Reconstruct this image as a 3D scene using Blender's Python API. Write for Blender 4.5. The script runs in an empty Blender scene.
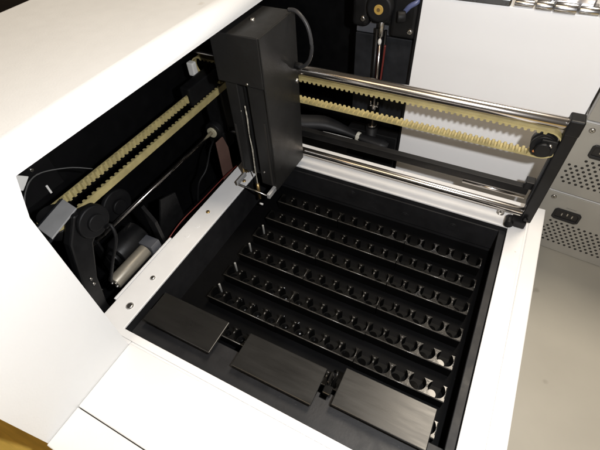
import bpy, bmesh, math, random
from mathutils import Vector, Matrix
random.seed(7)
scn = bpy.context.scene
C = scn.collection

# ------------------------------------------------------------------ materials
def mat(name, col, rough=.5, metal=0., spec=.5, coat=0., var=.0, vscale=30., rvar=0., rscale=80., bump=0., bscale=300., trans=0., ior=1.45, aniso=None, spots=None):
    m = bpy.data.materials.new(name); m.use_nodes = True
    nt = m.node_tree; N = nt.nodes; L = nt.links
    b = N['Principled BSDF']
    b.inputs['Base Color'].default_value = (*col, 1)
    b.inputs['Roughness'].default_value = rough
    b.inputs['Metallic'].default_value = metal
    b.inputs['Specular IOR Level'].default_value = spec
    b.inputs['Coat Weight'].default_value = coat
    b.inputs['Transmission Weight'].default_value = trans
    b.inputs['IOR'].default_value = ior
    tc = N.new('ShaderNodeTexCoord')
    src = tc.outputs['Object']
    if aniso:
        mp = N.new('ShaderNodeMapping'); mp.inputs['Scale'].default_value = aniso
        L.new(src, mp.inputs['Vector']); src = mp.outputs['Vector']
    colout = None
    if var > 0:
        n = N.new('ShaderNodeTexNoise'); n.inputs['Scale'].default_value = vscale; n.inputs['Detail'].default_value = 5
        L.new(src, n.inputs['Vector'])
        r = N.new('ShaderNodeValToRGB')
        r.color_ramp.elements[0].position = .3; r.color_ramp.elements[1].position = .7
        r.color_ramp.elements[0].color = (*[c*(1-var) for c in col], 1)
        r.color_ramp.elements[1].color = (*[min(1, c*(1+var)) for c in col], 1)
        L.new(n.outputs['Fac'], r.inputs['Fac']); colout = r.outputs['Color']
    if spots:
        # small specks of dust / dirt: (colour, scale, threshold)
        sc, ss, th = spots
        v = N.new('ShaderNodeTexNoise'); v.inputs['Scale'].default_value = ss; v.inputs['Detail'].default_value = 3
        L.new(tc.outputs['Object'], v.inputs['Vector'])
        r2 = N.new('ShaderNodeValToRGB'); r2.color_ramp.elements[0].position = th; r2.color_ramp.elements[1].position = min(1, th+.06)
        L.new(v.outputs['Fac'], r2.inputs['Fac'])
        mx = N.new('ShaderNodeMix'); mx.data_type = 'RGBA'
        L.new(r2.outputs['Color'], mx.inputs[0])
        if colout: L.new(colout, mx.inputs[6])
        else: mx.inputs[6].default_value = (*col, 1)
        mx.inputs[7].default_value = (*sc, 1)
        colout = mx.outputs[2]
    if colout: L.new(colout, b.inputs['Base Color'])
    if rvar > 0:
        n = N.new('ShaderNodeTexNoise'); n.inputs['Scale'].default_value = rscale; n.inputs['Detail'].default_value = 6
        L.new(src, n.inputs['Vector'])
        mr = N.new('ShaderNodeMapRange'); mr.inputs['To Min'].default_value = max(0.02, rough-rvar); mr.inputs['To Max'].default_value = rough+rvar
        mr.inputs['From Min'].default_value = .3; mr.inputs['From Max'].default_value = .7
        L.new(n.outputs['Fac'], mr.inputs['Value']); L.new(mr.outputs['Result'], b.inputs['Roughness'])
    if bump > 0:
        n = N.new('ShaderNodeTexNoise'); n.inputs['Scale'].default_value = bscale; n.inputs['Detail'].default_value = 3
        L.new(src, n.inputs['Vector'])
        bp = N.new('ShaderNodeBump'); bp.inputs['Strength'].default_value = bump; bp.inputs['Distance'].default_value = .0006
        L.new(n.outputs['Fac'], bp.inputs['Height']); L.new(bp.outputs['Normal'], b.inputs['Normal'])
    return m

M = {}
M['white'] = mat('white_powder_coat', (.67, .672, .67), .42, var=.02, vscale=14, bump=.12, bscale=700, rvar=.06)
M['cover'] = mat('white_cover_paint', (.71, .715, .715), .45, var=.02, vscale=9, bump=.15, bscale=650, rvar=.06, spots=((.46, .41, .34), 21, .745))
M['panel'] = mat('white_panel', (.87, .87, .875), .45, var=.015, vscale=8, bump=.08, bscale=500)
M['strip'] = mat('white_deck_paint', (.72, .72, .72), .38, var=.03, vscale=40, bump=.1, bscale=800, rvar=.08, spots=((.52, .50, .46), 120, .74))
M['liner'] = mat('black_liner', (.003, .003, .0034), .5, spec=.2, var=.3, vscale=30, rvar=.1, bump=.1)
M['well'] = mat('black_tray_plastic', (.0022, .0022, .0025), .6, spec=.08, var=.35, vscale=25, bump=.1, bscale=500, spots=((.02, .02, .021), 420, .74))
M['ledge'] = mat('charcoal_ledge', (.0115, .0115, .0125), .5, spec=.35, var=.25, vscale=25, rvar=.1, bump=.1, bscale=500, spots=((.045, .045, .045), 500, .72))
M['rack'] = mat('glossy_black_rack', (.0055, .0053, .0051), .19, spec=.42, var=.3, vscale=60, rvar=.05, bump=.08, bscale=300, spots=((.07, .066, .058), 420, .72))
M['rack_low'] = mat('matt_black_rack_body', (.0016, .0016, .0016), .55, spec=.12, var=.3, vscale=60)
M['edge'] = mat('rack_edge_highlight', (.055, .052, .048), .28, spec=.6, var=.6, vscale=160)  # lighter grey that paints the highlights on the black rack edges
M['ledge2'] = mat('charcoal_rail', (.016, .0162, .0175), .5, spec=.3, var=.25, vscale=40, rvar=.1, bump=.1, bscale=500, spots=((.05, .05, .05), 500, .72))
M['gloss'] = mat('mirror_black_pad', (.0015, .0015, .0016), .06, spec=.3)
M['plate'] = mat('scratched_black_plate', (.0125, .0120, .0112), .30, var=.14, vscale=240, rvar=.05, rscale=220, aniso=(.12, 1, 1), bump=.06, bscale=420, spots=((.04, .038, .033), 330, .73))
M['head'] = mat('black_anodised_head', (.0135, .0132, .0128), .40, spec=.4, var=.15, vscale=20, rvar=.06, bump=.2, bscale=900, spots=((.05, .05, .05), 260, .77))
M['bracket'] = mat('black_painted_bracket', (.006, .006, .0064), .45, spec=.32, var=.3, vscale=60, rvar=.08, bump=.15)
M['rubber'] = mat('black_rubber', (.007, .007, .0075), .55, spec=.3, var=.3, vscale=60, bump=.2)
M['grey_sleeve'] = mat('dark_grey_sleeve', (.013, .0132, .0145), .5, spec=.35, var=.2, vscale=60, bump=.15)
M['grey_plate'] = mat('dark_grey_plate', (.015, .016, .0185), .5, spec=.25, var=.35, vscale=70, bump=.15)
M['grey_plate2'] = mat('grey_plate_edge', (.075, .078, .088), .5, var=.15, vscale=40)
M['belt'] = mat('cream_urethane_belt', (.375, .315, .145), .42, var=.18, vscale=90, bump=.1)
M['chrome'] = mat('ground_steel_rod', (.70, .66, .63), .20, 1.)
M['steel'] = mat('steel_hardware', (.62, .60, .57), .28, 1., rvar=.08, rscale=200, var=.1, vscale=200)
M['hinge'] = mat('polished_hinge', (.80, .80, .82), .22, 1., rvar=.06, rscale=90)
M['dark_steel'] = mat('dark_steel_leaf', (.20, .21, .22), .3, 1., rvar=.08)
M['alu'] = mat('brushed_aluminium', (.38, .38, .38), .45, .25, var=.08, vscale=60, rvar=.08)
M['beige'] = mat('beige_metal_can', (.245, .225, .185), .42, .35, var=.16, vscale=50)
M['brown'] = mat('brown_board', (.11, .062, .05), .55, var=.12, vscale=50)
M['brass'] = mat('ochre_hub', (.55, .36, .09), .4, .3)
M['pin_brass'] = mat('brass_screw', (.55, .38, .16), .35, .9)
M['pinplastic'] = mat('grey_pin', (.26, .26, .25), .3)
M['ring'] = mat('yellowed_ring', (.50, .46, .32), .5)
M['tie'] = mat('white_cable_tie', (.68, .66, .58), .45)
M['offwhite'] = mat('off_white_plastic', (.72, .71, .68), .45)
M['tube'] = mat('grey_tubing', (.034, .034, .036), .4, spec=.4)
M['clear'] = mat('clear_hose', (.09, .09, .088), .3, trans=.3)
M['blue'] = mat('blue_hose', (.10, .12, .24), .35)
M['red'] = mat('red_wire', (.13, .02, .016), .4)
M['orange'] = mat('orange_disc', (.42, .15, .04), .5)
M['psu'] = mat('grey_sheet_metal', (.315, .302, .268), .48, var=.06, vscale=30, bump=.12, bscale=900, rvar=.06)
M['psu_side'] = mat('light_grey_case', (.46, .455, .44), .48, var=.04, vscale=30, bump=.1)
M['hole'] = mat('dark_vent_hole', (.02, .018, .016), .8)
M['print'] = mat('grey_print', (.14, .14, .13), .6)
M['inlet'] = mat('black_inlet', (.014, .014, .015), .35, bump=.1)
M['patch'] = mat('pale_sticker_film', (.60, .585, .565), .5)
M['needle'] = mat('worn_needle_tube', (.40, .38, .32), .4, .2, var=.6, vscale=260)
M['table'] = mat('tan_laminate', (.305, .288, .245), .5, var=.06, vscale=11, rvar=.06, rscale=14, bump=.05, spots=((.205, .19, .16), 24, .67))
M['yellow'] = mat('yellow_wood', (.68, .46, .10), .45, var=.12, vscale=30, aniso=(1, 8, 1))
M['floor'] = mat('dark_floor', (.035, .024, .018), .6, var=.4, vscale=3)

# ------------------------------------------------------------------ mesh helpers
class MB:
    def __init__(s): s.bm = bmesh.new()
    def _merge(s, b, mtx=None):
        if mtx is not None: b.transform(mtx)
        me = bpy.data.meshes.new('t'); b.to_mesh(me); b.free(); s.bm.from_mesh(me); bpy.data.meshes.remove(me)
    def box(s, x0, x1, y0, y1, z0, z1, bev=0., seg=2, mtx=None):
        b = bmesh.new(); bmesh.ops.create_cube(b, size=1)
        b.transform(Matrix.Translation(((x0+x1)/2, (y0+y1)/2, (z0+z1)/2)) @ Matrix.Diagonal((x1-x0, y1-y0, z1-z0, 1)))
        if bev: bmesh.ops.bevel(b, geom=b.edges[:], offset=bev, segments=seg, affect='EDGES', profile=.5)
        s._merge(b, mtx); return s
    def cyl(s, a, c, r, n=24, r2=None, bev=0., cap=True):
        a = Vector(a); c = Vector(c); d = c-a
        b = bmesh.new(); bmesh.ops.create_cone(b, cap_ends=cap, segments=n, radius1=r, radius2=r if r2 is None else r2, depth=d.length)
        if bev:
            ed = [e for e in b.edges if len(e.link_faces) == 2 and any(len(f.verts) > 4 for f in e.link_faces)]
            bmesh.ops.bevel(b, geom=ed, offset=bev, segments=2, affect='EDGES', profile=.5)
        for f in b.faces:
            if len(f.verts) == 4: f.smooth = True
        q = d.to_track_quat('Z', 'Y')
        s._merge(b, Matrix.Translation((a+c)/2) @ q.to_matrix().to_4x4()); return s
    def tube(s, pts, r, n=10, radii=None, flat=1., sub=6, normal=(0, 0, 1)):
        P = [Vector(p) for p in pts]
        if radii is None: radii = [r]*len(P)
        Q = []; RR = []
        for i in range(len(P)-1):
            p0 = P[max(0, i-1)]; p1 = P[i]; p2 = P[i+1]; p3 = P[min(len(P)-1, i+2)]
            for k in range(sub):
                t = k/sub
                Q.append(.5*((2*p1)+(p2-p0)*t+(2*p0-5*p1+4*p2-p3)*t*t+(3*p1-p0-3*p2+p3)*t**3)); RR.append(radii[i]*(1-t)+radii[i+1]*t)
        Q.append(P[-1]); RR.append(radii[-1])
        rings = []
        for i, q in enumerate(Q):
            d = (Q[min(i+1, len(Q)-1)]-Q[max(i-1, 0)]).normalized()
            up = Vector(normal); u = d.cross(up)
            if u.length < 1e-4: u = d.cross(Vector((0, 1, 0)))
            u.normalize(); v = u.cross(d).normalized()
            rings.append([s.bm.verts.new(q+u*RR[i]*math.cos(2*math.pi*k/n)+v*RR[i]*flat*math.sin(2*math.pi*k/n)) for k in range(n)])
        for i in range(len(rings)-1):
            for k in range(n):
                f = s.bm.faces.new((rings[i][k], rings[i][(k+1) % n], rings[i+1][(k+1) % n], rings[i+1][k])); f.smooth = True
        s.bm.faces.new(rings[0][::-1]); s.bm.faces.new(rings[-1]); return s
    def prism(s, poly, axis, a, c, bev=0., seg=2, holes=None, mtx=None):
        # poly in the two remaining axes (x,y for Z; y,z for X; x,z for Y), extruded from a to c
        def P(u, v, w): return {'Z': (u, v, w), 'X': (w, u, v), 'Y': (u, w, v)}[axis]
        b = bmesh.new()
        if holes:
            es = []
            for lp in [poly]+holes:
                vs = [b.verts.new(P(u, v, a)) for u, v in lp]
                es += [b.edges.new((vs[i], vs[(i+1) % len(vs)])) for i in range(len(vs))]
            bmesh.ops.triangle_fill(b, use_beauty=True, edges=es)
        else:
            b.faces.new([b.verts.new(P(u, v, a)) for u, v in poly])
        r = bmesh.ops.extrude_face_region(b, geom=b.faces[:])
        d = Vector(P(0, 0, c))-Vector(P(0, 0, a))
        bmesh.ops.translate(b, verts=[g for g in r['geom'] if isinstance(g, bmesh.types.BMVert)], vec=d)
        bmesh.ops.recalc_face_normals(b, faces=b.faces[:])
        if bev:
            ed = [e for e in b.edges if len(e.link_faces) == 2 and e.calc_face_angle(0) > .6]
            bmesh.ops.bevel(b, geom=ed, offset=bev, segments=seg, affect='EDGES', profile=.5, clamp_overlap=True)
        s._merge(b, mtx); return s
    def ball(s, c, r, sc=(1, 1, 1)):
        b = bmesh.new(); bmesh.ops.create_uvsphere(b, u_segments=16, v_segments=10, radius=r)
        for f in b.faces: f.smooth = True
        s._merge(b, Matrix.Translation(c) @ Matrix.Diagonal((*sc, 1))); return s
    def build(s, name, m, parent=None, recalc=False):
        if recalc: bmesh.ops.recalc_face_normals(s.bm, faces=s.bm.faces[:])
        me = bpy.data.meshes.new(name); s.bm.to_mesh(me); s.bm.free()
        me.materials.append(M[m] if isinstance(m, str) else m)
        o = bpy.data.objects.new(name, me); C.objects.link(o)
        if parent is not None: o.parent = parent; o.matrix_parent_inverse = world(parent).inverted()
        return o
def world(o):
    m = o.matrix_basis.copy()
    if o.parent: m = world(o.parent) @ o.matrix_parent_inverse @ m
    return m
def tag(o, label=None, cat=None, group=None, kind=None):
    if label: o['label'] = label
    if cat: o['category'] = cat
    if group: o['group'] = group
    if kind: o['kind'] = kind
    return o
def thing(name, label, cat, loc=(0, 0, 0), rz=0., group=None):
    o = bpy.data.objects.new(name, None); C.objects.link(o); o.location = loc; o.rotation_euler = (0, 0, rz)
    o.empty_display_size = .01
    return tag(o, label, cat, group)
def copy_tree(o, parent=None):
    c = o.copy(); C.objects.link(c)
    if parent is not None:
        inv = o.matrix_parent_inverse.copy(); c.parent = parent; c.matrix_parent_inverse = inv
    for ch in [x for x in C.objects if x.parent == o]: copy_tree(ch, c)
    return c
def screw(p, ax, r, h, m, parent, name='screw', slot=True):
    """domed screw head with a cross recess, axis ax"""
    p = Vector(p); ax = Vector(ax).normalized()
    mb = MB(); mb.cyl(p-ax*.001, p+ax*h*.5, r, 20); mb.cyl(p+ax*h*.5, p+ax*h, r, 20, r2=r*.62)
    o = mb.build(name, m, parent)
    if slot:
        q = ax.to_track_quat('Z', 'Y').to_matrix().to_4x4(); s = MB()
        T = Matrix.Translation(p+ax*h) @ q @ Matrix.Rotation(random.random()*1.5, 4, 'Z')
        s.box(-r*.5, r*.5, -r*.1, r*.1, -.0002, .00012, mtx=T); s.box(-r*.1, r*.1, -r*.5, r*.5, -.0002, .00016, mtx=T)
        s.build('recess', 'hole', o)
    return o

# ------------------------------------------------------------------ setting
def struct(o): return tag(o, kind='structure')
struct(MB().box(-.42, 1.6, -.0985, 1.5, -.125, -.100, .002).build('table_top', 'table'))
struct(MB().box(-.42, 1.6, -.36, -.0990, -.126, -.101, .003).build('wooden_bench_edge', 'yellow'))
struct(MB().box(-6, 6, -5, 8, -.95, -.90).build('floor', 'floor'))

# ------------------------------------------------------------------ autosampler body
W, D = .300, .276
A = thing('autosampler', 'large white autosampler with a black sunken sample tray and open left housing', 'lab instrument', (.08, .1, -.1))

# left housing: cover bent over the right edge + side wall with its cut-out
mb = MB()
R_ = .014; cx_, cz_ = .015-R_, .212-R_
outer = [(-.178, -.098), (-.178, .212-.010)]
for k in range(1, 7):
    a = math.pi-k*math.pi/12; outer.append((-.168+.010*math.cos(a), .202+.010*math.sin(a)))
for k in range(0, 10):
    a = math.pi/2-k*math.pi/18; outer.append((cx_+R_*math.cos(a), cz_+R_*math.sin(a)))
outer.append((.015, .1955))
inner = [(.0132, .1955)]
for k in range(9, -1, -1):
    a = math.pi/2-k*math.pi/18; inner.append((cx_+(R_-.0018)*math.cos(a), cz_+(R_-.0018)*math.sin(a)))
inner += [(-.168, .2102), (-.1762, .202), (-.1762, -.098)]
mb.prism(outer+inner, 'Y', -.1020, .56)
mb.prism([(-.1020, -.098), (-.1020, .1955), (.0005, .1955), (-.0078, .1682), (-.0106, .0), (-.0106, -.098)], 'X', .0132, .015)
hc = mb.build('housing_cover', 'cover', A)
bmesh_ = None
for pl in hc.data.polygons:
    n = pl.normal
    if abs(n.y) < .5 and abs(n.x) > .02 and abs(n.z) > .02: pl.use_smooth = True
MB().box(-.1755, .0130, -.1015, -.1000, -.098, .2095).build('front_wall', 'cover', A)

# black lining of the housing and of the rear recess
mb = MB()
mb.box(-.150, -.147, -.010, .470, -.070, .196)             # left
mb.box(-.147, .0128, -.0128, -.0110, -.070, .196)           # front
mb.box(-.150, .150, -.010, .470, -.075, -.070)             # bottom
mb.box(-.150, .146, .470, .474, -.070, .230)               # rear
mb.box(-.150, .0128, -.010, .470, .1975, .2000)             # roof
mb.build('black_lining', 'liner', A)
# recess roof / back cover above the pump
mb = MB(); mb.box(.0160, .1440, .474, .56, -.098, .2115, .002); mb.build('rear_cover', 'cover', A)

# deck: strips round the tray
mb = MB()
mb.prism([(-.0295, -.007), (.3170, -.007), (.3170, .3205), (-.0295, .3205)], 'Z', -.0026, 0., holes=[[(0, 0), (0, D), (W, D), (W, 0)]], bev=.0006)
deck = mb.build('deck_frame', 'strip', A)
MB().box(.3190, .3335, -.1035, .3205, -.0985, -.0002, .0012).build('deck_rim', 'white', A)
MB().box(-.0325, -.0300, .020, .1075, -.004, .0008, .0004).build('mounting_strip', 'strip', A)
MB().box(.0154, .3170, -.0708, -.0088, -.004, -.0004, .0008).build('apron_panel', 'white', A)
MB().box(.0154, .3170, -.1035, -.0715, -.004, -.0006, .0008).build('front_panel', 'white', A)
MB().box(.0154, .3170, -.0745, -.0670, -.0090, -.0052).build('apron_seam_backing', 'hole', A)
MB().box(.0156, .3168, -.0100, -.0060, -.0060, -.0013).build('groove_backing', 'white', A)
MB().box(.3160, .3200, -.0100, .3202, -.0080, -.0013).build('groove_backing', 'white', A)
MB().box(.0154, .3180, -.1035, -.1015, -.0985, -.0095).build('front_skirt', 'white', A)
MB().box(.052, .111, -.0672, -.0545, -.0006, -.00048).build('sticker', 'patch', A)
MB().box(-.0295, .0152, -.0104, -.0071, -.0030, -.0002, .0003).build('deck_edge', 'strip', deck)
# screws on the deck strips
for (x, y, r, m) in ((-.0118, .0207, .0038, 'steel'), (-.0133, .0564, .0027, 'steel'), (-.0164, .1582, .0024, 'pin_brass'), (.289, .2945, .0042, 'steel'), (-.006, .222, .0024, 'pin_brass')):
    screw((x, y, 0), (0, 0, 1), r, .0016, m, deck)
for (x, y) in ((-.0165, .118), (-.0145, .135)):
    MB().cyl((x, y, -.001), (x, y, .00035), .0026, 20).build('plug', 'strip', deck)

# tray well
zf = -.046
mb = MB()
mb.box(-.002, .0, -.002, D+.002, zf, -.0028); mb.box(W, W+.002, -.002, D+.002, zf, -.0028)
mb.box(-.002, W+.002, -.004, -.002, zf, -.0028); mb.box(-.002, W+.002, D, D+.002, zf, -.0028)
well = mb.build('tray_well', 'ledge', A)
MB().box(-.002, W+.002, -.004, D+.002, zf-.002, zf-.0001).build('tray_floor', 'well', well)
MB().box(.0005, W-.0005, D-.0030, D-.0006, -.0385, -.0070, .0006).build('rear_wall_plate', 'ledge', well)
MB().box(W-.0072, W-.0003, .0005, D-.0035, -.0100, -.0040, .0006).build('side_rail', 'ledge2', well)
# front ledge, wider at the corner on the left
MB().prism([(.0008, .0018), (W-.0012, .0018), (W-.0012, .034), (.196, .034), (.196, .0275), (.190, .0275), (.190, .031), (.0008, .031)], 'Z', -.0180, -.0115, bev=.0006).build('front_ledge', 'ledge', well)
for (x, z) in ((.246, -.0217), (.1896, -.0275), (.12, -.018)):
    mb = MB(); mb.cyl((x, D-.003, z), (x, D-.0038, z), .0058, 28); mb.cyl((x, D-.0038, z), (x, D-.0044, z), .0042, 28)
    mb.build('embossed_boss', 'ledge', well)

# rear tower with the white panel, hinge along its top
T = [(.1455, -.0985), (.3336, -.0985), (.3336, .1795), (.1455, .1795)]
tower = MB().prism(T, 'Y', .382, .384, bev=.0006).build('rear_panel', 'panel', A)
mb = MB(); mb.box(.1460, .1480, .3842, .56, -.0985, .1790); mb.box(.3312, .3330, .3842, .56, -.0985, .1790); mb.box(.1482, .3310, .3842, .56, .1765, .1785)
mb.build('rear_housing', 'cover', A)
MB().box(.1425, .1452, .3825, .392, -.066, .178, .0006).build('panel_edge', 'bracket', A)
h = MB().box(.150, .2300, .3790, .3900, .1800, .1870, .0015).build('hinge_leaf', 'dark_steel', tower)
mb = MB()
for k, (a, b, r) in enumerate(((.2330, .2500, .0034), (.2515, .2660, .0046), (.2672, .2860, .0052), (.2875, .3040, .0040), (.3055, .3300, .0046))):
    mb.cyl((a, .3830, .1832), (b, .3830, .1832), r, 20, bev=.0006)
    mb.box(a+.001, b-.001, .384, .398, .1815, .1832+r*.5, .0008)
mb.build('hinge_knuckles', 'hinge', tower)
mb = MB(); mb.box(.262, .300, .392, .410, .1800, .1935, .002); mb.cyl((.250, .403, .192), (.325, .403, .192), .0045, 20); mb.build('hinge_block', 'hinge', tower)
# floor of the gap between deck and panel
MB().box(.1505, .3305, .3230, .3815, -.066, -.062).build('gap_floor', 'panel', A)

# ------------------------------------------------------------------ things inside the left housing
# toothed belt builder: loop around two pulleys in a plane; u along, v across the loop
def belt_mesh(L0, L1, r, half, to3, pitch=.0053, th=.0014, tooth=.0022):
    """loop centre line from L0 to L1, outer radius r, band half-width half; to3(u, v, w) -> xyz"""
    mb = MB(); bm = mb.bm
    out = []; inn = []
    n = int(round((L1-L0)/pitch)); p = (L1-L0)/n
    def run(u_list, sgn):
        for u in u_list:
            k = (u-L0)/p; fr = k-math.floor(k)
            out.append((u, sgn*r)); inn.append((u, sgn*(r-th-(tooth if .22 < fr < .72 else 0))))
    us = []
    for i in range(n):
        for f in (.12, .27, .66, .82): us.append(L0+(i+f)*p)
    run(us, 1)
    for k in range(1, 12):
        a = math.pi/2-k*math.pi/12; out.append((L1+r*math.cos(a), r*math.sin(a))); inn.append((L1+(r-th)*math.cos(a), (r-th)*math.sin(a)))
    run(us[::-1], -1)
    for k in range(1, 12):
        a = -math.pi/2-k*math.pi/12; out.append((L0+r*math.cos(a), r*math.sin(a))); inn.append((L0+(r-th)*math.cos(a), (r-th)*math.sin(a)))
    N = len(out)
    V = [[bm.verts.new(to3(*q, w)) for q in ring] for ring in (out, inn) for w in (-half, half)]
    o0, o1, i0, i1 = V
    for k in range(N):
        j = (k+1) % N
        bm.faces.new((o0[k], o0[j], o1[j], o1[k])); bm.faces.new((i0[j], i0[k], i1[k], i1[j]))
        bm.faces.new((o0[j], o0[k], i0[k], i0[j])); bm.faces.new((o1[k], o1[j], i1[j], i1[k]))
    bmesh.ops.recalc_face_normals(bm, faces=bm.faces[:])
    return mb

yb = belt_mesh(.030, .300, .0130, .0038, lambda u, v, w: (-.0605+v, u, .0955+w), pitch=.0056).build('toothed_belt', 'belt')
tag(yb, 'cream toothed belt running front to back inside the open left housing', 'belt')

rd = thing('guide_rail', 'thin steel guide rod along the floor of the dark left housing', 'guide rod', (-.085, .05, .02))
MB().cyl((-.085, .052, .020), (-.085, .335, .020), .0027, 20).build('rod', 'chrome', rd)
MB().box(-.094, -.076, .330, .342, -.07, .032, .001).build('end_support', 'bracket', rd); MB().box(-.093, -.077, .055, .058, -.07, .026, .001).build('end_support', 'bracket', rd)

pb = thing('pulley_bracket', 'black pulley arm with two small screws near the front of the left housing', 'pulley bracket', (-.06, .03, -.07))
mb = MB(); mb.prism([(-.004, -.070), (.014, -.070), (.014, .0), (.021, .035), (.036, .070), (.056, .082), (.058, .098), (.034, .106), (.018, .085), (.004, .035)], 'X', -.0450, -.0350, bev=.002); mb.build('arm', 'bracket', pb)
mb = MB(); mb.cyl((-.0348, .0445, .0910), (-.0300, .0445, .0910), .0155, 36, bev=.0012); mb.cyl((-.0300, .0445, .0910), (-.0270, .0445, .0910), .0080, 28, bev=.0008); mb.build('idler_disc', 'rubber', pb)
mb = MB(); mb.cyl((-.0605, .030, .080), (-.0605, .030, .0905), .0125, 32, bev=.001); mb.cyl((-.0605, .030, .0907), (-.0605, .030, .1005), .0108, 32); mb.cyl((-.0605, .030, .1007), (-.0605, .030, .1025), .0120, 32, bev=.0006)
mb.build('pulley', 'bracket', pb)
for y, z in ((.0150, .040), (.0145, .033)): screw((-.0350, y, z), (1, 0, 0), .0016, .001, 'steel', pb)
MB().cyl((-.100, .024, .004), (-.0452, .020, .006), .0014, 12).build('pin', 'chrome', pb)
MB().tube([(-.030, .050, .078), (-.024, .052, .082), (-.020, .048, .070), (-.026, .036, .045), (-.034, .028, .020)], .0016, 8).build('cable_clip', 'rubber', pb)

ab = thing('angle_bracket', 'light grey aluminium angle holding the front end of the left belt', 'bracket', (-.047, .028, .104))
MB().prism([(-.0610, .0455), (-.0410, .0425), (-.0325, .0095), (-.0530, .0125)], 'Z', .1042, .1058, bev=.0004).build('top_flange', 'alu', ab)
MB().prism([(-.0628, .0457), (-.0612, .0456), (-.0532, .0125), (-.0548, .0127)], 'Z', .0850, .1058).build('side_flange', 'grey_plate', ab)

mo = thing('drive_motor', 'round black motor behind the steel guide rod in left housing', 'motor', (-.06, .08, -.07))
mb = MB(); mb.cyl((-.068, .060, .002), (-.068, .098, .002), .0160, 36, bev=.0015); mb.build('motor_body', 'bracket', mo)
mb = MB(); mb.cyl((-.068, .0555, .002), (-.068, .0598, .002), .0090, 28, bev=.0006); mb.build('boss', 'bracket', mo)
mb = MB(); mb.cyl((-.106, .108, .022), (-.100, .108, .022), .0200, 40, bev=.0015); mb.cyl((-.100, .108, .022), (-.096, .108, .022), .0090, 28, bev=.0010); mb.build('flywheel', 'rubber', mo)
MB().prism([(-.046, -.07), (-.036, -.07), (-.036, .03), (-.046, .050)], 'Y', .100, .104).build('mounting_plate', 'bracket', mo)
MB().prism([(.104, -.02), (.150, -.02), (.150, .026), (.128, .034)], 'X', -.052, -.050).build('gusset', 'bracket', mo)

so = thing('solenoid', 'beige metal cylinder with four end screws beside the left tray strip', 'solenoid', (-.046, .055, -.07))
MB().cyl((-.0455, .034, .0005), (-.0455, .082, .0005), .0078, 32, bev=.0008).build('can', 'beige', so)
for a in range(4):
    x = -.0455+.0046*math.cos(a*math.pi/2+.6); z = .0005+.0046*math.sin(a*math.pi/2+.6)
    screw((x, .0338, z), (0, -1, 0), .0020, .0014, 'steel', so, slot=False)
MB().box(-.056, -.0352, .0825, .096, -.012, .008, .001).build('coil_block', 'grey_plate2', so)
MB().box(-.053, -.038, .040, .095, -.07, -.0085, .001).build('foot', 'bracket', so)

tag(MB().prism([(.228, -.069), (.250, -.069), (.252, .020), (.246, .040), (.232, .040)], 'X', -.0475, -.0455, bev=.0005).build('circuit_board', 'brown'), 'narrow brown board standing upright at the back of left housing', 'board')

# thin wires in the housing
tag(MB().tube([(-.085, .022, .099), (-.090, .034, .112), (-.094, .052, .1165), (-.085, .075, .1095), (-.075, .090, .100)], .0006, 6).build('thin_wire', 'clear'), 'thin pale wire arching above the left belt', 'wire')
tag(MB().tube([(-.036, .10, -.006), (-.0345, .13, .002), (-.034, .17, .001), (-.034, .215, .0), (-.036, .25, -.006)], .0007, 6).build('red_wire', 'red'), 'dark red wire running along the left edge of the deck strip', 'wire')
tag(MB().tube([(-.060, .185, -.03), (-.052, .190, .005), (-.048, .205, .018), (-.055, .228, .030), (-.062, .245, .030)], .0012, 8).build('clear_hose', 'rubber'), 'slim dark hose looping beside the brown board', 'hose')
# bits fixed to the inner wall
wp = MB().prism([(-.009, .150), (.006, .150), (.006, .1945), (-.005, .1945)], 'X', -.1465, -.1445).build('inner_gusset', 'liner', A)
MB().prism([(.032, .1115), (.040, .1225), (.0485, .1140), (.038, .1060)], 'X', -.1040, -.1025).build('corner_tab', 'offwhite', A)
mb = MB(); mb.box(-.1500, -.1045, .020, .075, .085, .128, .002); mb.build('sensor_box', 'liner', A)
screw((-.1043, .0545, .1165), (1, 0, 0), .0022, .0012, 'steel', A)
MB().box(-.1043, -.1030, .056, .058, .086, .0955, .0003).build('wall_tie', 'offwhite', A)

# ------------------------------------------------------------------ gantry arm
GY = .287
G = thing('gantry_arm', 'horizontal gantry arm with two steel rods and black end bracket', 'gantry', (.1, GY, .0175))
MB().cyl((-.0930, GY, .1270), (.3160, GY, .1270), .0057, 40, bev=.0004).build('upper_rod', 'chrome', G)
MB().cyl((-.0885, GY, .0178), (.3160, GY, .0178), .0045, 36, bev=.0004).build('lower_rod', 'chrome', G)
MB().box(-.075, .3055, .3010, .3090, .0280, .0375, .0006).build('cross_bar', 'bracket', G)
MB().box(.2995, .3085, .2985, .3095, .0380, .0470, .0008).build('stop_block', 'bracket', G)
MB().cyl((.240, .3055, .0215), (.3055, .3055, .0215), .0021, 16).build('thin_rod', 'chrome', G)
mb = MB()
mb.box(.3075, .3185, .2815, .2930, .0085, .1250, .0010)
mb.box(.3065, .3187, .2795, .2945, .1195, .1350, .0014)
eb = mb.build('end_bracket', 'bracket', G)
MB().box(.3062, .3073, .2830, .2925, .030, .092, .0003).build('bracket_rib', 'grey_plate', eb)
mb = MB(); mb.cyl((.2985, .2720, .0075), (.2985, .2840, .0075), .0045, 24, bev=.0006); mb.box(.300, .3145, .2755, .2860, .0035, .0120, .001); mb.build('end_cap', 'bracket', eb)
screw((.3120, .2783, .0150), (0, -1, 0), .0024, .001, 'bracket', eb)
pu = MB(); pu.cyl((.2965, .2785, .1043), (.2965, .2825, .1043), .0108, 32, bev=.0006); pu.cyl((.2965, .2825, .1043), (.2965, .2915, .1043), .0108, 32); pu.cyl((.2965, .2735, .1043), (.2965, .2785, .1043), .0066, 28, bev=.001)
pu.box(.293, .306, .2765, .2782, .0985, .1135, .0006)
pul = pu.build('pulley', 'bracket', G)
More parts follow.
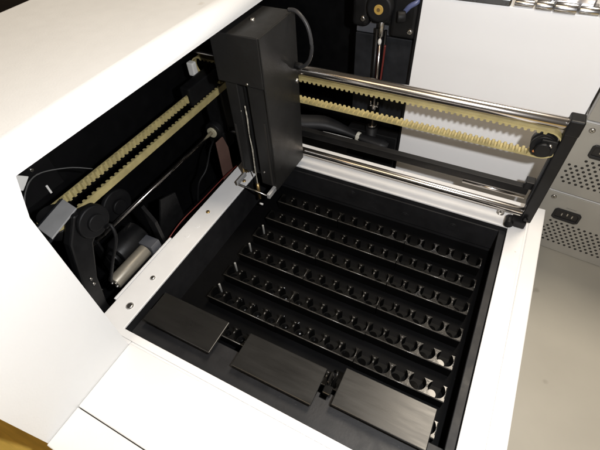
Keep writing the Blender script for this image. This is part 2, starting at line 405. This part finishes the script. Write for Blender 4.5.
screw((.3010, .2763, .1085), (0, -1, 0), .0021, .0014, 'steel', pul)
MB().ball((.2905, .2765, .1000), .0013, (1, .6, 1)).build('grease_dot', 'orange', pul)
gb = belt_mesh(-.088, .2965, .0147, .0046, lambda u, v, w: (u, GY+w, .1043+v), pitch=.00545).build('toothed_belt', 'belt', G)
# carriage end riding on the guide rod
mb = MB(); mb.cyl((-.085, .272, .0195), (-.085, .300, .0195), .0125, 32, bev=.0012); mb.box(-.098, -.071, .276, .298, -.010, .018, .002); mb.box(-.094, -.064, .280, .296, .018, .085, .002); mb.box(-.0815, -.0670, .232, .290, .0850, .1080, .002)
cr = mb.build('carriage', 'bracket', G)
MB().cyl((-.085, .2690, .0195), (-.085, .2718, .0195), .0072, 32, bev=.0004).build('white_ring', 'ring', cr)
mb = MB(); mb.box(-.1040, -.0945, .276, .284, .0955, .1125, .0015); mb.build('belt_clamp', 'offwhite', G)

# ------------------------------------------------------------------ sampling head
H = thing('sampling_head', 'tall black sampling head block riding on the gantry rods', 'sampling head', (.02, .25, .011))
mb = MB(); mb.box(-.0065, .0464, .2150, .2820, .1405, .1893, .0010); mb.build('upper_cover', 'head', H)
mb = MB(); mb.box(.0466, .0482, .2148, .2822, .0110, .1896, .0005); mb.build('side_plate', 'head', H)
mb = MB()
mb.box(.0250, .0464, .2180, .2820, .0112, .1403, .0008)
mb.box(-.0010, .0130, .2180, .2820, .0250, .1403, .0008)
mb.box(.0130, .0250, .2240, .2820, .0200, .1402)
body = mb.build('body', 'head', H)
MB().box(.0175, .0200, .2215, .2239, .024, .140, .0004).build('guide_rail', 'bracket', body)
MB().box(.0385, .0410, .2174, .2179, .014, .100, .0002).build('slot', 'hole', body)
MB().box(.0005, .0030, .2174, .2179, .028, .090, .0002).build('slot', 'hole', body)
nd = MB(); nd.tube([(.0190, .2175, .116), (.0196, .2170, .100), (.0190, .2165, .080), (.0198, .2165, .060), (.0190, .2160, .030), (.0192, .2160, .002)], .0008, 10, radii=[.0006, .0009, .0005, .0010, .0008, .0007])
nd.build('needle', 'needle', H)
mb = MB(); mb.cyl((.0190, .2160, -.0150), (.0190, .2160, .0100), .0019, 16); mb.build('needle_tip_holder', 'pin_brass', H)
MB().cyl((.0180, .2150, -.0235), (.0225, .2150, -.0235), .0013, 12).build('needle_tip', 'offwhite', H)
# U-shaped needle guide: two arms and a cross wire
MB().box(-.0035, -.0010, .2040, .2230, .0095, .0155, .0005).build('guide_arm', 'alu', H)
MB().box(.0400, .0440, .2020, .2210, .0060, .0125, .0006).build('guide_arm', 'alu', H)
MB().cyl((-.0030, .2050, .0115), (.0420, .2035, .0085), .0010, 12).build('guide_wire', 'steel', H)
MB().box(-.0060, -.0035, .2235, .2300, .010, .022, .0004).build('brass_tab', 'pin_brass', H)
screw((.0200, .2500, .1895), (0, 0, 1), .0030, .0008, 'steel', H)
screw((.0483, .2775, .1190), (1, 0, 0), .0026, .0015, 'steel', H)
screw((.0280, .2145, .1430), (0, -1, 0), .0014, .0006, 'steel', H, slot=False)
screw((.0125, .2179, .1080), (0, -1, 0), .0010, .0005, 'steel', H, slot=False)
screw((.0300, .2179, .0300), (0, -1, 0), .0014, .0006, 'steel', H, slot=False)
MB().tube([(.0470, .272, .193), (.0580, .268, .194), (.0690, .266, .184), (.0735, .265, .166), (.0690, .268, .150), (.0590, .272, .1395), (.0490, .276, .137)], .0019, 10).build('tubing', 'tube', H)
mb = MB(); mb.cyl((.0478, .276, .137), (.0560, .2755, .1375), .0036, 16, bev=.0005); mb.build('tube_fitting', 'bracket', H)

# ------------------------------------------------------------------ syringe pump in the rear recess
P = thing('syringe_pump', 'dark grey pump plate with ochre-centred black knob in rear recess', 'pump', (.105, .4, -.07))
mb = MB(); mb.box(.068, .1420, .396, .400, .020, .1265, .001); mb.build('backing_plate', 'grey_plate', P)
mb = MB(); mb.box(.068, .1420, .3985, .4040, .1268, .139, .0006); mb.build('upper_plate', 'grey_plate2', P)
mb = MB(); mb.box(.068, .0885, .380, .398, .1400, .185, .005, 3); mb.box(.1130, .1435, .382, .398, .1325, .185, .005, 3); mb.box(.088, .118, .388, .398, .142, .200, .003)
pump = mb.build('motor_housing', 'bracket', P)
mb = MB(); mb.cyl((.1022, .372, .1650), (.1022, .388, .1650), .0150, 40, bev=.003); mb.box(.090, .1145, .374, .388, .1490, .1720, .005, 3); kn = mb.build('knob', 'rubber', P)
MB().cyl((.1022, .3712, .1645), (.1022, .3722, .1645), .0052, 28, bev=.0003).build('hub', 'brass', kn)
MB().cyl((.1022, .3706, .1645), (.1022, .3713, .1645), .0020, 20).build('hub_pin', 'pin_brass', kn)
screw((.0820, .3798, .1500), (0, -1, 0), .0034, .002, 'steel', P)
screw((.1370, .3818, .1420), (0, -1, 0), .0034, .002, 'steel', P)
MB().cyl((.1045, .380, .1335), (.1045, .380, .1495), .0033, 20, bev=.0004).build('coupling', 'steel', P)
MB().ball((.1047, .3785, .1275), .0022, (1, 1, 1.7)).build('white_bead', 'offwhite', P)
MB().cyl((.1048, .380, .0140), (.1048, .380, .1340), .0015, 14).build('plunger_rod', 'chrome', P)
mb = MB(); mb.cyl((.0988, .384, .01), (.0988, .384, .140), .0024, 14); mb.cyl((.1085, .386, .02), (.1085, .386, .138), .0018, 14); mb.build('side_post', 'bracket', P)
MB().tube([(.1015, .386, .118), (.1010, .386, .095), (.1020, .386, .07), (.1010, .386, .05)], .0012, 8).build('red_lead', 'red', P)
MB().tube([(.1100, .384, .122), (.1095, .384, .100), (.1085, .384, .07)], .0012, 8).build('red_lead', 'red', P)
mb = MB(); mb.cyl((.1048, .380, .0375), (.1048, .380, .0440), .0032, 18, bev=.0005); mb.cyl((.1000, .380, .0430), (.1000, .380, .0490), .0012, 10); mb.cyl((.1096, .380, .0430), (.1096, .380, .0490), .0012, 10); mb.box(.0992, .1104, .3790, .3810, .0415, .0435, .0004)
mb.build('rod_clamp', 'steel', P)
mb = MB(); mb.cyl((.1048, .380, .0115), (.1048, .380, .0140), .0062, 24, bev=.0006); mb.build('foot_disc', 'steel', P)
mb = MB(); mb.cyl((.1048, .380, -.07), (.1048, .380, .0112), .0085, 24); mb.box(.070, .1415, .377, .395, -.07, .0020, .001); mb.build('pedestal', 'rubber', P)
MB().tube([(.1270, .384, .160), (.1330, .382, .1680), (.1400, .384, .1730), (.1440, .392, .180)], .0028, 10).build('blue_hose', 'blue', P)
MB().cyl((.122, .376, .158), (.130, .380, .158), .006, 18, bev=.001).build('hose_fitting', 'rubber', P)

# cable in a dark sleeve lying behind the gantry
S = thing('cable_sleeve', 'dark grey cable sleeve with white tie lying behind the gantry', 'cable', (.06, .36, 0))
mb = MB(); mb.tube([(-.030, .340, .012), (.008, .350, .011), (.040, .362, .010), (.070, .366, .004), (.0905, .3645, .0005)], .01, 14, radii=[.010, .013, .0125, .008, .0050], flat=.7); mb.build('sleeve', 'grey_sleeve', S)
mb = MB(); mb.tube([(.0905, .3645, .0005), (.100, .364, .000), (.112, .364, -.001), (.126, .364, -.002), (.134, .364, -.003)], .008, 14, radii=[.0052, .0066, .0078, .0082, .0045], flat=.7); mb.build('sleeve_end', 'grey_sleeve', S)
mb = MB(); mb.cyl((.0890, .3648, .0007), (.0935, .3644, .0002), .0062, 20, bev=.0006); mb.box(.0895, .0945, .357, .360, .0015, .0060, .0006); mb.build('cable_tie', 'tie', S)
MB().tube([(.045, .348, .006), (.066, .352, .0035), (.086, .356, .000)], .0009, 8).build('bare_wire', 'alu', S)

# ------------------------------------------------------------------ racks
PX, NX = .01690, 5
RL = PX*NX
RH = .0155
def rack_outline():
    yc, r, yb_ = .0081, .0077, .0142
    hw = math.sqrt(r*r-(yb_-yc)**2); pts = [(.0003, 0.), (RL-.0003, 0.), (RL-.0003, yb_)]
    aR = math.atan2(yb_-yc, hw); aL = math.pi-aR; n = 26
    for k in range(NX-1, -1, -1):
        xc = PX*(k+.5)
        for i in range(n+1):
            a = aR+(aL-2*math.pi-aR)*i/n; pts.append((xc+r*math.cos(a), yc+r*math.sin(a)))
    pts.append((.0003, yb_))
    return pts
def rack_top():
    """top plate with five big bores almost touching each other and open at the back"""
    return MB().prism(rack_outline(), 'Z', RH-.0022, RH)
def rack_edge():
    """painted highlights: lighter bar on the front edge, little domes on the waists between the bores"""
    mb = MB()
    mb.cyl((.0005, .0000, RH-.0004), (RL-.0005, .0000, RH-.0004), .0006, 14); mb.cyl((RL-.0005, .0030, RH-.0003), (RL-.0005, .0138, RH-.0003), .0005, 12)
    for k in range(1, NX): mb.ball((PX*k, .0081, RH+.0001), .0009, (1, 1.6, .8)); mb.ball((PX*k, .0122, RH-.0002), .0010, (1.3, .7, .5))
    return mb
def rack_body():
    mb = MB(); mb.prism(rack_outline(), 'Z', .0020, RH-.0024)
    mb.box(.0003, RL-.0003, .0002, .0160, .0, .0018)
    return mb
def rack_pads():
    mb = MB()
    for k in range(NX): mb.cyl((PX*(k+.5)-.0024, .0078, .0012), (PX*(k+.5)-.0024, .0078, .0026), .0044, 28, bev=.0003)
    return mb
RX = [.0333+k*(RL) for k in range(3)]
RYs = [.2337-.0316*i for i in range(7)]
zr = zf+.0004
first = rack_body().build('sample_rack', 'rack_low')
rack_edge().build('edge_highlight', 'edge', rack_top().build('top_plate', 'rack', first))
rack_pads().build('reflector_pad', 'gloss', first)  # small glossy discs added off-centre in the bores to mirror the ceiling lamp
ordn = ['back', 'second', 'third', 'fourth', 'fifth', 'sixth', 'front']
colw = ['left', 'middle', 'right']
for i, y in enumerate(RYs):
    for j, x in enumerate(RX):
        o = first if (i, j) == (0, 0) else copy_tree(first)
        o.location = (x+random.uniform(-.0002, .0002), y+random.uniform(-.0004, .0004), zr+(.0012 if (i, j) == (5, 1) else 0)); o.rotation_euler = (0, 0, random.uniform(-.003, .003))
        if i == 0: rw = 'back row of the tray'
        elif i == 6: rw = 'front row, under the flat black plates'
        else: rw = ordn[i]+' row from the back'
        tag(o, 'glossy black five-hole rack, %s one in the %s' % (colw[j], rw), 'rack', 'five-hole sample racks in the black tray')
# pale posts at the left, just behind four of the rows
pin0 = None
for i, w in ((2, 'third'), (3, 'fourth'), (4, 'fifth'), (5, 'sixth')):
    if pin0 is None:
        mb = MB(); mb.cyl((0, 0, 0), (0, 0, .0165), .0012, 14, bev=.0004)
        pin0 = o = mb.build('locating_pin', 'pinplastic')
    else: o = pin0.copy(); C.objects.link(o)
    o.location = (.0368, RYs[i]+.0181, zf); o.rotation_euler = (.02, .03, 0)
    tag(o, 'small pale upright pin behind the left end of the %s row of racks' % w, 'pin', 'pale pins at the left of the rack rows')

# three flat plates over the front row
def plate_thing(x, y, z, rz, label):
    o = thing('cover_plate', label, 'plate', (x, y, z), rz, 'flat black plates over the front of the tray')
    return o
p0 = None
for (x, y, z, rz, lab) in ((.0100, .0150, 0., .0, 'scuffed flat black plate at the left front corner of the tray'),
                        (.1113, .0145, 0., .004, 'scuffed flat black plate between two others at the tray front'),
                        (.2030, .0225, .001, .003, 'shiny scuffed black plate nearest the right edge of the tray')):
    if p0 is None:
        p0 = o = plate_thing(x, y, z, rz, lab)
        loc = Matrix.Translation((x, y, z))
        mb = MB(); mb.box(0, .0775, 0, .0335, -.0030, .0, .0007, mtx=loc); mb.build('top_plate', 'plate', o)
        for px_ in (.006, .0665):
            mb = MB(); mb.box(px_, px_+.005, .004, .0285, -.0113, -.0032, mtx=loc); mb.build('support', 'rubber', o)
    else:
        o = copy_tree(p0); o.location = (x, y, z); o.rotation_euler = (0, 0, rz); o['label'] = lab

# black clip between the middle and right plates
cl = thing('spring_clip', 'small black clip standing between the middle and right plates', 'clip', (.196, .040, -.0115))
mb = MB(); mb.box(.1915, .1990, .030, .038, -.0112, -.0050, .0008); mb.box(.1925, .1950, .038, .048, -.0112, -.0005, .0006); mb.build('clip_base', 'rack', cl)
MB().tube([(.1965, .040, -.010), (.1985, .044, -.001), (.1975, .049, .001), (.1945, .051, -.006)], .0013, 8).build('spring', 'rack', cl)

# ------------------------------------------------------------------ stacked power supplies
ang = math.radians(-5.16)
OX, OY = .3611, .3632
UH = .0944
def unit(z, label):
    return thing('power_supply', label, 'power supply', (OX, OY, z), ang, 'stacked grey power supply boxes')
u0 = unit(-.0998, 'grey metal power supply box at the bottom of the stack, on the table')
LT = Matrix.Translation((OX, OY, -.0998)) @ Matrix.Rotation(ang, 4, 'Z')
x0, x1 = -.0282, .235
def lb(mb, *a, **k): mb.box(*a, mtx=LT, **k)
mb = MB(); lb(mb, x0, x1, .0012, .150, .0, UH-.0012, bev=.0015); mb.build('case', 'psu_side', u0)
# back plate with rounded top flange
mb = MB(); lb(mb, x0+.0004, x1-.0004, -.0008, .0010, .0008, UH-.0022, bev=.0006); bp = mb.build('rear_plate', 'psu', u0)
# IEC inlet
mb = MB()
mb.prism([(-.0100, .0570), (-.0068, .0545), (.0160, .0545), (.0195, .0570), (.0195, .0685), (.0170, .0715), (-.0075, .0715), (-.0100, .0690)], 'Y', -.0030, -.0009, bev=.0008, mtx=LT,
         holes=[[(-.0070, .0585), (.0165, .0585), (.0165, .0665), (.0140, .0690), (-.0045, .0690), (-.0070, .0665)]])
inl = mb.build('power_inlet', 'inlet', u0)
mb = MB(); lb(mb, -.0072, .0167, -.00115, -.00085, .0583, .0692); mb.build('socket_back', 'hole', inl)
for k in range(3):
    mb = MB(); lb(mb, -.0012+k*.0056, .0002+k*.0056, -.0026, -.0010, .0620+(.0015 if k == 1 else 0), .0662+(.0015 if k == 1 else 0), bev=.0002); mb.build('pin', 'steel', inl)
# round vent holes in staggered rows
mb = MB()
for rrow in range(8):
    for k in range(36):
        x = -.0205+k*.0064+(.0032 if rrow % 2 else 0); z = .0485-rrow*.0047
        if x > .20: continue
        if rrow < 2 and k < 2: continue
        a = LT @ Vector((x, -.00095, z)); b = LT @ Vector((x, -.0007, z)); mb.cyl(b, a, .0016, 8)
mb.build('vent_holes', 'hole', bp)
for x in (x0+.0105, .08, .16):
    p_ = LT @ Vector((x, -.0008, .0855)); screw(p_, LT.to_3x3() @ Vector((0, -1, 0)), .0030, .0016, 'steel', u0)
# tiny illegible print above the inlet and at the right
mb = MB()
for k in range(7): lb(mb, .0005+k*.0016, .0015+k*.0016, -.0009, -.00075, .0738, .0748)
for rr in range(2):
    for k in range(9): lb(mb, .0395+k*.0016, .0405+k*.0016, -.0009, -.00075, .0700-rr*.0035, .0712-rr*.0035)
lb(mb, .0480, .0540, -.0009, -.00075, .0520, .0560)
mb.build('small_print', 'print', bp)
u1 = copy_tree(u0); u1.location = (OX, OY, -.0998+UH); u1['label'] = 'grey metal power supply box in the middle of the stack'
u2 = copy_tree(u0); u2.location = (OX+.001, OY, -.0998+2*UH); u2['label'] = 'grey metal power supply box on top of the stack, mostly out of frame'

# ------------------------------------------------------------------ light
w = bpy.data.worlds.new('World'); scn.world = w; w.use_nodes = True
bg = w.node_tree.nodes['Background']; bg.inputs['Color'].default_value = (1., .83, .62, 1); bg.inputs['Strength'].default_value = .06
def lamp(name, kind, loc, power, col, size, target=None, size_y=None):
    l = bpy.data.lights.new(name, kind); l.energy = power; l.color = col
    if kind == 'AREA':
        l.size = size
        if size_y: l.shape = 'RECTANGLE'; l.size_y = size_y
    else: l.shadow_soft_size = size
    o = bpy.data.objects.new(name, l); C.objects.link(o); o.location = loc
    if target is not None:
        o.rotation_euler = (Vector(target)-Vector(loc)).to_track_quat('-Z', 'Y').to_euler()
    return o
lamp('camera_flash', 'POINT', (.293, -.037, .352), 7.0, (1., .995, 1.0), .006)
lamp('ceiling_or_fill_light', 'AREA', (.64, .95, 2.2), 42, (1., .88, .72), .44, (.64, .95, 0), .70)
lamp('ceiling_or_fill_light', 'AREA', (-.1, -1.3, 2.1), 11, (1., .74, .45), 1.2, (.15, .3, 0), .8)  # unseen warm fill, added in front to lift shadows on rear panel and cover

# ------------------------------------------------------------------ camera
cd = bpy.data.cameras.new('camera'); cam = bpy.data.objects.new('camera', cd); C.objects.link(cam)
cd.sensor_fit = 'HORIZONTAL'; cd.sensor_width = 36; cd.lens = 404.689/600*36; cd.clip_start = .01; cd.clip_end = 100
r0 = (.8894, .4543, -.0512); r1 = (.3096, -.6810, -.6636); r2 = (-.3363, .5743, -.7464)
mw = Matrix(((r0[0], -r1[0], -r2[0], .2461), (r0[1], -r1[1], -r2[1], -.0777), (r0[2], -r1[2], -r2[2], .3414), (0, 0, 0, 1)))
cam.matrix_world = mw
scn.camera = cam
scn.view_settings.view_transform = 'Standard'; scn.view_settings.look = 'None'; scn.view_settings.exposure = 0; scn.view_settings.gamma = 1
scn.render.engine = 'CYCLES'
scn.render.resolution_x = 1024; scn.render.resolution_y = 768
